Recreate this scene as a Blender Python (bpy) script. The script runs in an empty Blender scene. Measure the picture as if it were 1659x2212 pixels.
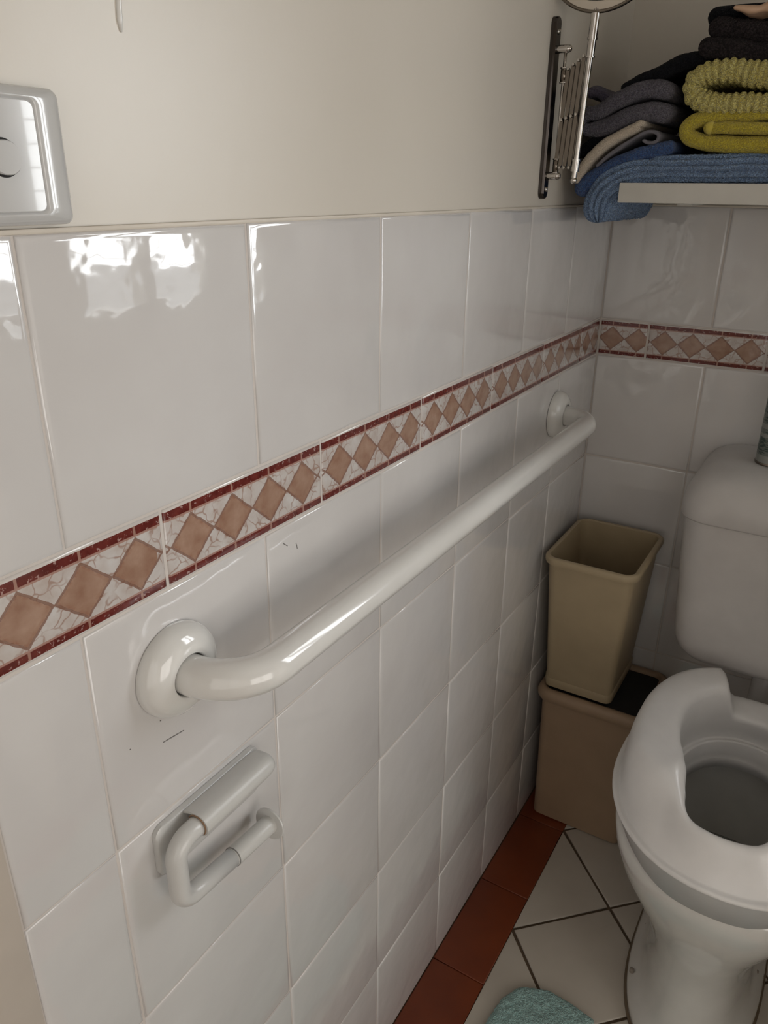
import bpy, bmesh, math, random
from mathutils import Vector, Matrix, noise
random.seed(7)
S = bpy.context.scene
COL = S.collection
PI = math.pi

# ------------------------------------------------------------------ camera
CAM = Vector((0.4177, -1.4820, 1.2831 - 0.0101))
YAW, PITCH, ROLL = 2.1134, -0.3988, 0.0097
fw = Vector((math.cos(PITCH)*math.cos(YAW), math.cos(PITCH)*math.sin(YAW), math.sin(PITCH)))
rt = Vector((math.sin(YAW), -math.cos(YAW), 0.0)); up = rt.cross(fw)
rr = rt*math.cos(ROLL) + up*math.sin(ROLL); uu = up*math.cos(ROLL) - rt*math.sin(ROLL)
cd = bpy.data.cameras.new('camera'); cam = bpy.data.objects.new('camera', cd); COL.objects.link(cam)
cam.matrix_world = Matrix(((rr.x, uu.x, -fw.x, CAM.x), (rr.y, uu.y, -fw.y, CAM.y), (rr.z, uu.z, -fw.z, CAM.z), (0, 0, 0, 1)))
cd.sensor_fit = 'VERTICAL'; cd.sensor_height = 36.0; cd.lens = 1670.52/2212*36.0
cd.clip_start = 0.01; cd.clip_end = 50
S.camera = cam

# ------------------------------------------------------------------ light
WORLD_STRENGTH = 1.7
DAYLIGHT_W = 300.0           # bright open daylight beyond the side window
FILL2_STRENGTH = 2.9  # glow of the added fill window in the far right wall
FILL3_STRENGTH = 0.95  # glow of the added fill window behind the camera
EXPOSURE = 0.2
w = bpy.data.worlds.new('world'); S.world = w; w.use_nodes = True
w.node_tree.nodes['Background'].inputs[0].default_value = (0.93, 0.96, 1.0, 1)
w.node_tree.nodes['Background'].inputs[1].default_value = WORLD_STRENGTH
ld = bpy.data.lights.new('daylight_outside_window', 'AREA'); ld.shape = 'RECTANGLE'; ld.size = 1.9; ld.size_y = 5.2
ld.energy = DAYLIGHT_W; ld.color = (.97, .975, 1.0)
lo = bpy.data.objects.new('daylight_outside_window', ld); COL.objects.link(lo)
lo.location = (3.1, 1.70, 3.25)
lo.rotation_euler = (Vector((.81, -.35, 1.38))-Vector(lo.location)).to_track_quat('-Z', 'Y').to_euler()
S.view_settings.view_transform = 'Standard'; S.view_settings.look = 'None'
S.view_settings.exposure = EXPOSURE; S.view_settings.gamma = 1.0
S.view_settings.use_curve_mapping = False

# ------------------------------------------------------------------ materials
def new_mat(name):
    m = bpy.data.materials.new(name); m.use_nodes = True
    nt = m.node_tree; b = nt.nodes['Principled BSDF']
    return m, nt, b
def N(nt, t, **k):
    n = nt.nodes.new(t)
    for a, v in k.items(): setattr(n, a, v)
    return n
def mathn(nt, op, a, b=None, c=None):
    n = N(nt, 'ShaderNodeMath', operation=op)
    for i, v in enumerate((a, b, c)):
        if v is None: continue
        if isinstance(v, (int, float)): n.inputs[i].default_value = v
        else: nt.links.new(v, n.inputs[i])
    return n.outputs[0]
def mixc(nt, fac, a, b):
    n = N(nt, 'ShaderNodeMix', data_type='RGBA')
    for s, v in ((0, fac), (6, a), (7, b)):
        if isinstance(v, (int, float)): n.inputs[s].default_value = v
        elif isinstance(v, tuple): n.inputs[s].default_value = v if len(v) == 4 else (*v, 1)
        else: nt.links.new(v, n.inputs[s])
    return n.outputs[2]
def coords(nt, scale=(1, 1, 1), rand=True):
    tc = N(nt, 'ShaderNodeTexCoord')
    v = tc.outputs['Object']
    if rand:
        oi = N(nt, 'ShaderNodeObjectInfo')
        r = N(nt, 'ShaderNodeVectorMath', operation='MULTIPLY_ADD')
        cx = N(nt, 'ShaderNodeCombineXYZ')
        nt.links.new(oi.outputs['Random'], cx.inputs[0]); nt.links.new(oi.outputs['Random'], cx.inputs[1])
        nt.links.new(cx.outputs[0], r.inputs[0]); r.inputs[1].default_value = (37, 91, 13)
        nt.links.new(v, r.inputs[2]); v = r.outputs[0]
    mp = N(nt, 'ShaderNodeMapping'); mp.inputs['Scale'].default_value = scale
    nt.links.new(v, mp.inputs[0])
    return mp.outputs[0]
def noisef(nt, vec, scale, detail=2, rough=.5):
    n = N(nt, 'ShaderNodeTexNoise'); n.inputs['Scale'].default_value = scale
    n.inputs['Detail'].default_value = detail; n.inputs['Roughness'].default_value = rough
    nt.links.new(vec, n.inputs['Vector']); return n.outputs['Fac']
def ramp(nt, fac, p0, p1, c0=(0, 0, 0, 1), c1=(1, 1, 1, 1)):
    n = N(nt, 'ShaderNodeValToRGB'); e = n.color_ramp.elements
    e[0].position = p0; e[0].color = c0; e[1].position = p1; e[1].color = c1
    nt.links.new(fac, n.inputs[0]); return n.outputs[0]
def bump(nt, b, height, dist, strength=1.0):
    n = N(nt, 'ShaderNodeBump'); n.inputs['Distance'].default_value = dist; n.inputs['Strength'].default_value = strength
    nt.links.new(height, n.inputs['Height'])
    prev = b.inputs['Normal'].links
    if prev: nt.links.new(prev[0].from_socket, n.inputs['Normal'])
    nt.links.new(n.outputs[0], b.inputs['Normal'])

def glaze(name, col, col2, rough=.05, wav=.0010, wscale=22, coat=0.5):
    m, nt, b = new_mat(name); v = coords(nt)
    f = noisef(nt, v, 9, 3)
    nt.links.new(mixc(nt, ramp(nt, f, .35, .7), col, col2), b.inputs['Base Color'])
    b.inputs['Roughness'].default_value = rough; b.inputs['Coat Weight'].default_value = coat
    b.inputs['Coat Roughness'].default_value = .01; b.inputs['Specular IOR Level'].default_value = .6
    h = noisef(nt, v, wscale, 1.5, .4)
    h2 = noisef(nt, v, wscale*3, 1, .4)
    hh = mathn(nt, 'MULTIPLY_ADD', h2, .18, h)
    bump(nt, b, hh, wav)
    n = b.inputs['Normal'].links[0].from_socket
    nt.links.new(n, b.inputs['Coat Normal'])
    return m
def plain(name, col, rough=.4, metal=0, bs=0, bd=0, coat=0, col2=None, cs=20, spec=.5):
    m, nt, b = new_mat(name)
    b.inputs['Roughness'].default_value = rough; b.inputs['Metallic'].default_value = metal
    b.inputs['Coat Weight'].default_value = coat; b.inputs['Specular IOR Level'].default_value = spec
    v = coords(nt, rand=False)
    c2 = col2 or tuple(c*.93 for c in col)
    nt.links.new(mixc(nt, ramp(nt, noisef(nt, v, cs, 4), .35, .7), col, c2), b.inputs['Base Color'])
    if bd: bump(nt, b, noisef(nt, v, bs, 3), bd)
    return m
def terry(name, col, col2, scale=420, dist=.0022, rough=.95):
    scale *= 1.5; dist *= .8
    m, nt, b = new_mat(name); v = coords(nt, rand=False)
    vo = N(nt, 'ShaderNodeTexVoronoi'); vo.inputs['Scale'].default_value = scale
    nz = N(nt, 'ShaderNodeTexNoise'); nz.inputs['Scale'].default_value = scale*.6
    nt.links.new(v, nz.inputs['Vector'])
    mx = N(nt, 'ShaderNodeVectorMath', operation='MULTIPLY_ADD')
    nt.links.new(nz.outputs['Color'], mx.inputs[0]); mx.inputs[1].default_value = (.004,)*3; nt.links.new(v, mx.inputs[2])
    nt.links.new(mx.outputs[0], vo.inputs['Vector'])
    d = vo.outputs['Distance']
    f = ramp(nt, d, .15, .75)
    big = noisef(nt, v, 25, 3)
    c = mixc(nt, f, col, col2)
    c = mixc(nt, mathn(nt, 'MULTIPLY', ramp(nt, big, .4, .7), .35), c, col2)
    nt.links.new(c, b.inputs['Base Color'])
    b.inputs['Roughness'].default_value = rough; b.inputs['Specular IOR Level'].default_value = .1
    b.inputs['Sheen Weight'].default_value = .25 if max(col) > .05 else .04; b.inputs['Sheen Roughness'].default_value = .6
    bump(nt, b, mathn(nt, 'SUBTRACT', 1.0, d), dist)
    return m

M = {}
M['tile'] = glaze('white_glaze', (.62, .60, .59), (.655, .64, .63))
M['tile_flat'] = glaze('white_floor_glaze', (.56, .515, .45), (.50, .455, .395), rough=.28, wav=.0003, coat=.1)
M['red_tile'] = glaze('terracotta_glaze', (.20, .040, .010), (.15, .028, .008), rough=.35, wav=.0003, coat=.05)
M['grout'] = plain('pale_grout', (.62, .57, .53), .85, bs=600, bd=.0003)
M['floor_grout'] = plain('brown_grout', (.11, .075, .045), .9, bs=600, bd=.0004, col2=(.16, .11, .07))
M['caulk'] = plain('cream_caulk', (.66, .605, .525), .45)
M['paint'] = plain('cream_wall_paint', (.66, .615, .545), .33, bs=60, bd=.00018, cs=4, col2=(.64, .595, .525))
M['trim'] = plain('beige_gloss_trim', (.52, .46, .40), .35)
M['ceiling'] = plain('ceiling_paint', (.75, .74, .71), .8)
M['bar'] = plain('white_powder_coat', (.76, .75, .725), .14, coat=.6, cs=9)
M['plastic'] = plain('white_plastic', (.62, .615, .60), .28, coat=.2, bs=900, bd=.00006)
M['cover'] = plain('satin_white_plastic', (.60, .595, .575), .35, bs=900, bd=.00006)
M['scuff'] = plain('grey_scuff', (.22, .21, .20), .8)
M['stain'] = plain('brown_stain', (.28, .17, .10), .7)
M['capbrown'] = plain('grimy_bolt_cap', (.30, .26, .22), .5)
M['sealant'] = plain('brown_sealant', (.15, .11, .07), .7)
M['switch'] = plain('switch_plastic', (.58, .58, .575), .12, coat=.7)
M['dark'] = plain('dark_gap', (.02, .02, .02), .8)
M['seat'] = plain('raised_seat_plastic', (.80, .79, .785), .30, coat=.15, bs=1200, bd=.00005)
M['china'] = plain('vitreous_china', (.68, .67, .64), .14, coat=.5)
M['cistern'] = plain('cistern_plastic', (.60, .58, .565), .32, bs=800, bd=.00005)
M['bin'] = plain('beige_bin_plastic', (.42, .335, .215), .45, bs=900, bd=.0001)
M['bin2'] = plain('tan_bin_plastic', (.36, .25, .165), .42, bs=900, bd=.0001)
M['bin_fill'] = plain('black_bin_fill', (.012, .010, .009), .7)
M['chrome'] = plain('chrome', (.58, .55, .52), .09, metal=1)
M['darkchrome'] = plain('dark_chrome', (.22, .19, .16), .16, metal=1)
M['bracket'] = plain('blackened_chrome', (.085, .075, .07), .16, metal=1)
M['mirror'] = plain('mirror_glass', (.16, .16, .15), .05, metal=1)
M['bezel'] = plain('satin_bezel', (.66, .60, .52), .35, metal=.6)
M['ink'] = plain('dark_ink', (.05, .045, .04), .6)
M['shelf'] = plain('shelf_paint', (.60, .585, .54), .35)
M['window_frame'] = plain('window_frame_paint', (.7, .7, .68), .4)
M['water'] = plain('toilet_water', (.30, .30, .28), .02, coat=1)
M['t_light'] = terry('sky_blue_terry', (.34, .50, .76), (.12, .20, .36), 330, .0045)
M['t_navy'] = terry('royal_blue_terry', (.05, .15, .40), (.014, .045, .16), 380, .0035)
M['t_grey'] = terry('charcoal_terry', (.19, .175, .22), (.05, .045, .065), 380, .0038)
M['t_greyhem'] = terry('grey_hem', (.24, .23, .26), (.15, .14, .17), 900, .0006)
M['t_cream'] = terry('cream_terry', (.80, .70, .57), (.55, .46, .36), 480, .0018)
M['t_black'] = terry('black_terry', (.010, .011, .015), (.002, .003, .005), 380)
M['t_dusk'] = terry('purple_grey_terry', (.13, .11, .17), (.04, .033, .06), 420)
M['t_lime'] = terry('lime_yellow_terry', (.98, .90, .34), (.60, .50, .11), 300, .006)
M['t_must'] = terry('mustard_terry', (.72, .60, .05), (.40, .31, .02), 440, .0025)
M['t_musthem'] = terry('mustard_hem', (.70, .58, .10), (.60, .49, .07), 1200, .0003)
M['t_brown'] = terry('dark_brown_terry', (.045, .035, .038), (.009, .007, .008), 300, .0045)
M['satin'] = plain('peach_satin', (.60, .40, .27), .35, cs=30, col2=(.50, .32, .21))
M['t_mat'] = terry('aqua_pile', (.46, .68, .66), (.28, .46, .45), 260, .004)

def border_material():
    m, nt, b = new_mat('diamond_border_glaze')
    uv = N(nt, 'ShaderNodeUVMap'); uv.uv_map = 'UVMap'
    sp = N(nt, 'ShaderNodeSeparateXYZ'); nt.links.new(uv.outputs[0], sp.inputs[0])
    x, y = sp.outputs[0], sp.outputs[1]          # x: metres along the tile / 0.2, y: 0..1 over the tile height
    ov = coords(nt)
    wob = mathn(nt, 'MULTIPLY', mathn(nt, 'SUBTRACT', noisef(nt, ov, 160, 3), .5), .13)
    xs = mathn(nt, 'MULTIPLY', mathn(nt, 'SUBTRACT', x, .02), 4/.96)
    fx = mathn(nt, 'MULTIPLY', mathn(nt, 'ABSOLUTE', mathn(nt, 'SUBTRACT', mathn(nt, 'FRACT', xs), .5)), 2.0)
    fy = mathn(nt, 'DIVIDE', mathn(nt, 'ABSOLUTE', mathn(nt, 'SUBTRACT', y, .495)), .332)
    d = mathn(nt, 'ADD', mathn(nt, 'ADD', fx, fy), wob)                 # <1 inside the diamond
    clip = mathn(nt, 'LESS_THAN', mathn(nt, 'ABSOLUTE', mathn(nt, 'SUBTRACT', x, .49)), .462)
    dia = mathn(nt, 'MULTIPLY', ramp(nt, d, .90, .94, (1, 1, 1, 1), (0, 0, 0, 1)), clip)
    line = mathn(nt, 'LESS_THAN', mathn(nt, 'ABSOLUTE', mathn(nt, 'SUBTRACT', d, .97)), .060)
    line2 = mathn(nt, 'LESS_THAN', mathn(nt, 'ABSOLUTE', mathn(nt, 'SUBTRACT', fy, 1.065)), .04)
    # marbled white ground with brown veins
    vo = N(nt, 'ShaderNodeTexVoronoi', feature='DISTANCE_TO_EDGE'); vo.inputs['Scale'].default_value = 70
    wv = N(nt, 'ShaderNodeTexNoise'); wv.inputs['Scale'].default_value = 60; nt.links.new(ov, wv.inputs['Vector'])
    vm = N(nt, 'ShaderNodeVectorMath', operation='MULTIPLY_ADD'); vm.inputs[1].default_value = (.02,)*3
    nt.links.new(wv.outputs['Color'], vm.inputs[0]); nt.links.new(ov, vm.inputs[2]); nt.links.new(vm.outputs[0], vo.inputs['Vector'])
    vein = ramp(nt, vo.outputs['Distance'], .01, .07, (1, 1, 1, 1), (0, 0, 0, 1))
    veinm = mathn(nt, 'MULTIPLY', vein, ramp(nt, noisef(nt, ov, 45, 2), .34, .52))
    cloud = noisef(nt, ov, 55, 4)
    ground = mixc(nt, ramp(nt, cloud, .3, .7), (.60, .575, .56), (.47, .40, .365))
    ground = mixc(nt, mathn(nt, 'MULTIPLY', veinm, .75), ground, (.30, .17, .12))
    diac = mixc(nt, ramp(nt, noisef(nt, ov, 60, 5), .3, .72), (.28, .155, .105), (.41, .27, .20))
    edge = ramp(nt, d, .72, .93)
    diac = mixc(nt, mathn(nt, 'MULTIPLY', edge, ramp(nt, noisef(nt, ov, 220, 3), .4, .7)), diac, (.27, .12, .075))
    c = mixc(nt, dia, ground, diac)
    c = mixc(nt, mathn(nt, 'MULTIPLY', line, .85), c, (.21, .10, .065))
    # red bands
    band = mathn(nt, 'GREATER_THAN', fy, 1.085)
    chips = ramp(nt, noisef(nt, ov, 230, 4, .65), .60, .64)
    red = mixc(nt, ramp(nt, noisef(nt, ov, 130, 4), .35, .65), (.095, .012, .010), (.15, .024, .019))
    red = mixc(nt, mathn(nt, 'MULTIPLY', chips, .8), red, (.46, .30, .27))
    jx = mathn(nt, 'LESS_THAN', mathn(nt, 'ABSOLUTE', mathn(nt, 'SUBTRACT', mathn(nt, 'FRACT', mathn(nt, 'ADD', xs, .5)), .5)), 0.0)
    seam = mathn(nt, 'LESS_THAN', fx, .045)
    red = mixc(nt, seam, red, (.34, .19, .15))
    c = mixc(nt, band, c, red)
    c = mixc(nt, mathn(nt, 'MULTIPLY', line2, .9), c, (.36, .20, .16))
    rim = mathn(nt, 'GREATER_THAN', mathn(nt, 'ABSOLUTE', mathn(nt, 'SUBTRACT', y, .5)), .462)
    c = mixc(nt, rim, c, (.60, .56, .53))
    nt.links.new(c, b.inputs['Base Color'])
    b.inputs['Roughness'].default_value = .12; b.inputs['Coat Weight'].default_value = .4; b.inputs['Coat Roughness'].default_value = .04
    h = mathn(nt, 'ADD', mathn(nt, 'MULTIPLY', line, -.35), mathn(nt, 'MULTIPLY', noisef(nt, ov, 200, 3), .25))
    h = mathn(nt, 'MULTIPLY_ADD', noisef(nt, ov, 25, 2), 1.2, h)
    bump(nt, b, h, .0006)
    return m
M['border'] = border_material()

def fill_pane_material(name, strength, tint):
    m = bpy.data.materials.new(name); m.use_nodes = True; nt = m.node_tree
    nt.nodes.remove(nt.nodes['Principled BSDF'])
    out = nt.nodes['Material Output']; em = N(nt, 'ShaderNodeEmission')
    tc = N(nt, 'ShaderNodeTexCoord'); mp = N(nt, 'ShaderNodeMapping'); mp.inputs['Scale'].default_value = (1, 9, 3)
    nt.links.new(tc.outputs['Object'], mp.inputs[0])
    f = noisef(nt, mp.outputs[0], 1.0, 3)
    c = mixc(nt, ramp(nt, f, .40, .60), (.88, .88, 1.0), (1.0, .98, .94))
    c = mixc(nt, ramp(nt, noisef(nt, mp.outputs[0], 1.7, 2), .60, .72), c, (.55, .56, .45))
    c = mixc(nt, 1.0, c, c) if tint is None else mixc(nt, .85, c, tint)
    nt.links.new(c, em.inputs[0]); em.inputs[1].default_value = strength
    nt.links.new(em.outputs[0], out.inputs[0]); return m
def clear_glass():
    m = bpy.data.materials.new('clear_window_glass'); m.use_nodes = True; nt = m.node_tree
    nt.nodes.remove(nt.nodes['Principled BSDF']); out = nt.nodes['Material Output']
    t = N(nt, 'ShaderNodeBsdfTransparent'); t.inputs[0].default_value = (.97, .98, .975, 1)
    g = N(nt, 'ShaderNodeBsdfGlossy'); g.inputs['Roughness'].default_value = .02
    mx = N(nt, 'ShaderNodeMixShader'); mx.inputs[0].default_value = .06
    nt.links.new(t.outputs[0], mx.inputs[1]); nt.links.new(g.outputs[0], mx.inputs[2]); nt.links.new(mx.outputs[0], out.inputs[0]); return m
M['pane'] = clear_glass()
M['fill_pane2'] = fill_pane_material('fill_light_pane', FILL2_STRENGTH, (1.0, .94, .86))  # emissive pane, added to brighten the near left wall

M['fill_pane3'] = fill_pane_material('rear_fill_light_pane', FILL3_STRENGTH, (1.0, .93, .84))  # emissive pane, added to brighten the back wall and cistern
# ------------------------------------------------------------------ helpers
def tag(o, label=None, cat=None, group=None, kind=None):
    if label: o['label'] = label
    if cat: o['category'] = cat
    if group: o['group'] = group
    if kind: o['kind'] = kind
    return o
def empty(name, loc=(0, 0, 0), label=None, cat=None, group=None, kind=None):
    o = bpy.data.objects.new(name, None); o.location = loc; o.empty_display_size = .05
    COL.objects.link(o); bpy.context.view_layer.update(); return tag(o, label, cat, group, kind)
def link(name, me, mat=None, parent=None, loc=None, smooth=True):
    if mat is not None and not me.materials: me.materials.append(M[mat] if isinstance(mat, str) else mat)
    if smooth:
        me.shade_smooth() if hasattr(me, 'shade_smooth') else None
    o = bpy.data.objects.new(name, me); COL.objects.link(o)
    if loc is not None: o.location = loc
    if parent is not None:
        o.parent = parent; o.matrix_parent_inverse = Matrix.Translation(parent.location).inverted()
    return o
def mesh(name, vs, fs):
    me = bpy.data.meshes.new(name); me.from_pydata([tuple(v) for v in vs], [], fs); me.validate(); me.update(); return me
def fin(bm, name, mat, parent=None, smooth=True, loc=None, angle=None):
    bmesh.ops.recalc_face_normals(bm, faces=bm.faces)
    me = bpy.data.meshes.new(name); bm.to_mesh(me); bm.free()
    if smooth:
        me.shade_smooth()
        if angle: 
            try: me.set_sharp_from_angle(angle=math.radians(angle))
            except Exception: pass
    return link(name, me, mat, parent, loc, smooth=False)
def box_bm(bm, lo, hi, bev=0, seg=2):
    r = bmesh.ops.create_cube(bm, size=1.0)
    vs = r['verts']
    for v in vs:
        v.co = Vector((lo[0] if v.co.x < 0 else hi[0], lo[1] if v.co.y < 0 else hi[1], lo[2] if v.co.z < 0 else hi[2]))
    if bev:
        es = list({e for v in vs for e in v.link_edges})
        bmesh.ops.bevel(bm, geom=es, offset=bev, segments=seg, affect='EDGES', profile=.5)
def box(name, lo, hi, mat, parent=None, bev=0, seg=2, angle=35):
    bm = bmesh.new(); box_bm(bm, lo, hi, bev, seg); return fin(bm, name, mat, parent, angle=angle)
def loft(name, rings, mat, parent=None, close0=True, close1=True, angle=None, cyc=False):
    n = len(rings[0]); vs = [v for r in rings for v in r]; fs = []
    for i in range(len(rings)-1 + (1 if cyc else 0)):
        a = i*n; b = ((i+1) % len(rings))*n
        for j in range(n):
            fs.append((a+j, a+(j+1) % n, b+(j+1) % n, b+j))
    if not cyc:
        if close0: fs.append(tuple(range(n))[::-1])
        if close1: fs.append(tuple((len(rings)-1)*n+j for j in range(n)))
    bm = bmesh.new(); me = mesh(name, vs, fs); bm.from_mesh(me); bpy.data.meshes.remove(me)
    return fin(bm, name, mat, parent, angle=angle)
def frame_from(axis):
    a = axis.normalized(); t = Vector((0, 0, 1)) if abs(a.z) < .9 else Vector((1, 0, 0))
    u = a.cross(t).normalized(); return u, a.cross(u)
def lathe(name, prof, origin, axis, mat, parent=None, n=48, angle=40, c0=True, c1=True):
    o = Vector(origin); a = Vector(axis).normalized(); u, v = frame_from(a)
    rings = [[o + a*h + (u*math.cos(2*PI*k/n) + v*math.sin(2*PI*k/n))*r for k in range(n)] for r, h in prof]
    return loft(name, rings, mat, parent, c0, c1, angle)
def tube(name, pts, rad, mat, parent=None, n=24, angle=None, caps=True):
    pts = [Vector(p) for p in pts]; rings = []
    u = None
    for i, p in enumerate(pts):
        t = (pts[min(i+1, len(pts)-1)] - pts[max(i-1, 0)]).normalized()
        if u is None: u, _ = frame_from(t)
        u = (u - t*u.dot(t)).normalized(); v = t.cross(u)
        r = rad[i] if isinstance(rad, (list, tuple)) else rad
        rings.append([p + (u*math.cos(2*PI*k/n) + v*math.sin(2*PI*k/n))*r for k in range(n)])
    return loft(name, rings, mat, parent, caps, caps, angle)
def fillet(pts, r, seg=12):
    pts = [Vector(p) for p in pts]; out = [pts[0]]
    for i in range(1, len(pts)-1):
        a = (pts[i-1]-pts[i]).normalized(); b = (pts[i+1]-pts[i]).normalized()
        ang = a.angle(b); d = r/math.tan(ang/2)
        p0 = pts[i]+a*d; p1 = pts[i]+b*d
        c = pts[i] + (a+b).normalized()*(r/math.sin(ang/2))
        q0 = p0-c; q1 = p1-c; w_ = q0.angle(q1)
        for k in range(seg+1):
            s = k/seg
            out.append(c + (q0*math.sin((1-s)*w_) + q1*math.sin(s*w_))/math.sin(w_))
    out.append(pts[-1]); return out
def catmull(P, step):
    P = [Vector(p) for p in P]; P = [P[0]*2-P[1]] + P + [P[-1]*2-P[-2]]; dense = []
    for i in range(1, len(P)-2):
        for k in range(16):
            t = k/16; a, b, c, d = P[i-1:i+3]
            dense.append(.5*((2*b)+(c-a)*t+(2*a-5*b+4*c-d)*t*t+(3*b-a-3*c+d)*t**3))
    dense.append(P[-2]); L = [0]
    for i in range(1, len(dense)): L.append(L[-1]+(dense[i]-dense[i-1]).length)
    n = max(4, int(L[-1]/step)); out = []; j = 0
    for k in range(n+1):
        s = L[-1]*k/n
        while j < len(L)-2 and L[j+1] < s: j += 1
        f = (s-L[j])/max(1e-9, L[j+1]-L[j]); out.append((dense[j].lerp(dense[j+1], min(1, f)), s/L[-1]))
    return out, L[-1]
def clip_poly(poly, nx, ny, c):
    out = []                      # keep nx*x+ny*y >= c
    for i in range(len(poly)):
        a, b = poly[i], poly[(i+1) % len(poly)]
        da = nx*a[0]+ny*a[1]-c; db = nx*b[0]+ny*b[1]-c
        if da >= 0: out.append(a)
        if (da >= 0) != (db >= 0):
            t = da/(da-db); out.append((a[0]+(b[0]-a[0])*t, a[1]+(b[1]-a[1])*t))
    return out
def inset(poly, d):
    q = poly; n = len(poly)
    cx = sum(p[0] for p in poly)/n; cy = sum(p[1] for p in poly)/n; out = []
    def ln(a, b):
        ex, ey = b[0]-a[0], b[1]-a[1]; l = math.hypot(ex, ey); nx, ny = -ey/l, ex/l
        return nx, ny, nx*a[0]+ny*a[1]+d
    for i in range(n):
        n1 = ln(q[i-1], q[i]); n2 = ln(q[i], q[(i+1) % n]); det = n1[0]*n2[1]-n1[1]*n2[0]
        if abs(det) < 1e-9: out.append(q[i]); continue
        out.append(((n1[2]*n2[1]-n1[1]*n2[2])/det, (n1[0]*n2[2]-n1[2]*n2[0])/det))
    return out
def tile_mesh(name, poly, base, mat, soft=1.0, uvx0=None, h=None):
    """poly CCW in (u,v), face at w=0, back at w=-base; softly rounded pillow edge"""
    prof = [(0, -base), (0, -.0016*soft), (.0006*soft, -.0008*soft), (.0018*soft, -.0003*soft), (.0042*soft, 0)]
    rings = [[(x, y, w_) for x, y in inset(poly, o)] for o, w_ in prof]
    n = len(poly); vs = [v for r in rings for v in r]; fs = []
    for i in range(len(rings)-1):
        for j in range(n): fs.append((i*n+j, i*n+(j+1) % n, (i+1)*n+(j+1) % n, (i+1)*n+j))
    fs.append(tuple((len(rings)-1)*n+j for j in range(n)))
    me = mesh(name, vs, fs); me.materials.append(M[mat]); me.shade_smooth()
    if uvx0 is not None:
        uv = me.uv_layers.new(name='UVMap')
        for lp in me.loops:
            c = me.vertices[lp.vertex_index].co; uv.data[lp.index].uv = ((c.x-uvx0)/.2, c.y/h)
    return me
def put(name, me, mat4, parent):
    o = bpy.data.objects.new(name, me); COL.objects.link(o); o.parent = parent
    o.matrix_parent_inverse = Matrix.Translation(parent.location).inverted(); o.matrix_world = mat4; return o

# ------------------------------------------------------------------ room
RX, RY, RZ = .81, -2.25, 2.4        # alcove's right wall, wall behind the camera, ceiling
NOOK, FX = -.74, 2.1                # the toilet alcove opens to the wider bathroom beyond this line
BY = -.010                          # face of the back wall tiles
TOP = 1.2465
def st(o): return tag(o, kind='structure')
wall_left = st(box('wall_left', (-.12, RY, -.02), (-.0045, .1, RZ), 'paint'))
wall_back = st(box('wall_back', (-.0045, BY+.0045, -.02), (RX+.12, BY+.12, RZ), 'paint'))
floor = st(box('floor', (-.0045, RY, -.08), (FX+.12, BY+.0045, -.0045), 'floor_grout'))
ceiling = st(box('ceiling', (-.12, RY-.12, RZ), (FX+.12, .11, RZ+.08), 'ceiling'))
WY0, WY1, WZ0, WZ1 = -.61, -.06, 1.05, 1.70
bm = bmesh.new()
box_bm(bm, (RX, NOOK, -.02), (RX+.12, BY+.0045, WZ0)); box_bm(bm, (RX, NOOK, WZ1), (RX+.12, BY+.0045, RZ))
box_bm(bm, (RX, NOOK, WZ0), (RX+.12, WY0, WZ1)); box_bm(bm, (RX, WY1, WZ0), (RX+.12, BY+.0045, WZ1))
box_bm(bm, (RX+.12, NOOK, -.02), (FX, NOOK+.1, RZ))
wall_right = st(fin(bm, 'wall_right', 'paint', smooth=False))
HX0, HX1, HZ0, HZ1 = .25, 1.45, .45, 1.95
bm = bmesh.new()
box_bm(bm, (-.12, RY-.12, -.02), (FX+.12, RY, HZ0)); box_bm(bm, (-.12, RY-.12, HZ1), (FX+.12, RY, RZ))
box_bm(bm, (-.12, RY-.12, HZ0), (HX0, RY, HZ1)); box_bm(bm, (HX1, RY-.12, HZ0), (FX+.12, RY, HZ1))
wall_front = st(fin(bm, 'wall_front', 'paint', smooth=False))
fill3 = st(empty('fill_window_3', (HX0, RY, HZ0)))  # added window out of view, only there as fill light from behind
bm = bmesh.new()
for a in ((HX0, HX0+.04), (HX1-.04, HX1), ((HX0+HX1)/2-.02, (HX0+HX1)/2+.02)): box_bm(bm, (a[0], RY-.07, HZ0), (a[1], RY-.03, HZ1))
for a in ((HZ0, HZ0+.04), (HZ1-.04, HZ1)): box_bm(bm, (HX0, RY-.07, a[0]), (HX1, RY-.03, a[1]))
fin(bm, 'window_frame', 'window_frame', fill3, smooth=False)
box('pane', (HX0+.03, RY-.052, HZ0+.03), (HX1-.03, RY-.048, HZ1-.03), 'fill_pane3', fill3)
# far wall of the wider bathroom with an added glowing window as unseen fill light
VY0, VY1, VZ0, VZ1 = -2.15, -.90, .30, 1.55
bm = bmesh.new()
box_bm(bm, (FX, RY, -.02), (FX+.12, NOOK, VZ0)); box_bm(bm, (FX, RY, VZ1), (FX+.12, NOOK, RZ))
box_bm(bm, (FX, RY, VZ0), (FX+.12, VY0, VZ1)); box_bm(bm, (FX, VY1, VZ0), (FX+.12, NOOK, VZ1))
wall_far = st(fin(bm, 'wall_far_right', 'paint', smooth=False))
fill2 = st(empty('fill_window_2', (FX, VY0, VZ0)))
bm = bmesh.new()
for a in ((VY0, VY0+.04), (VY1-.04, VY1), ((VY0+VY1)/2-.02, (VY0+VY1)/2+.02)): box_bm(bm, (FX+.03, a[0], VZ0), (FX+.07, a[1], VZ1))
for a in ((VZ0, VZ0+.04), (VZ1-.04, VZ1)): box_bm(bm, (FX+.03, VY0, a[0]), (FX+.07, VY1, a[1]))
fin(bm, 'window_frame', 'window_frame', fill2, smooth=False)
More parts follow.
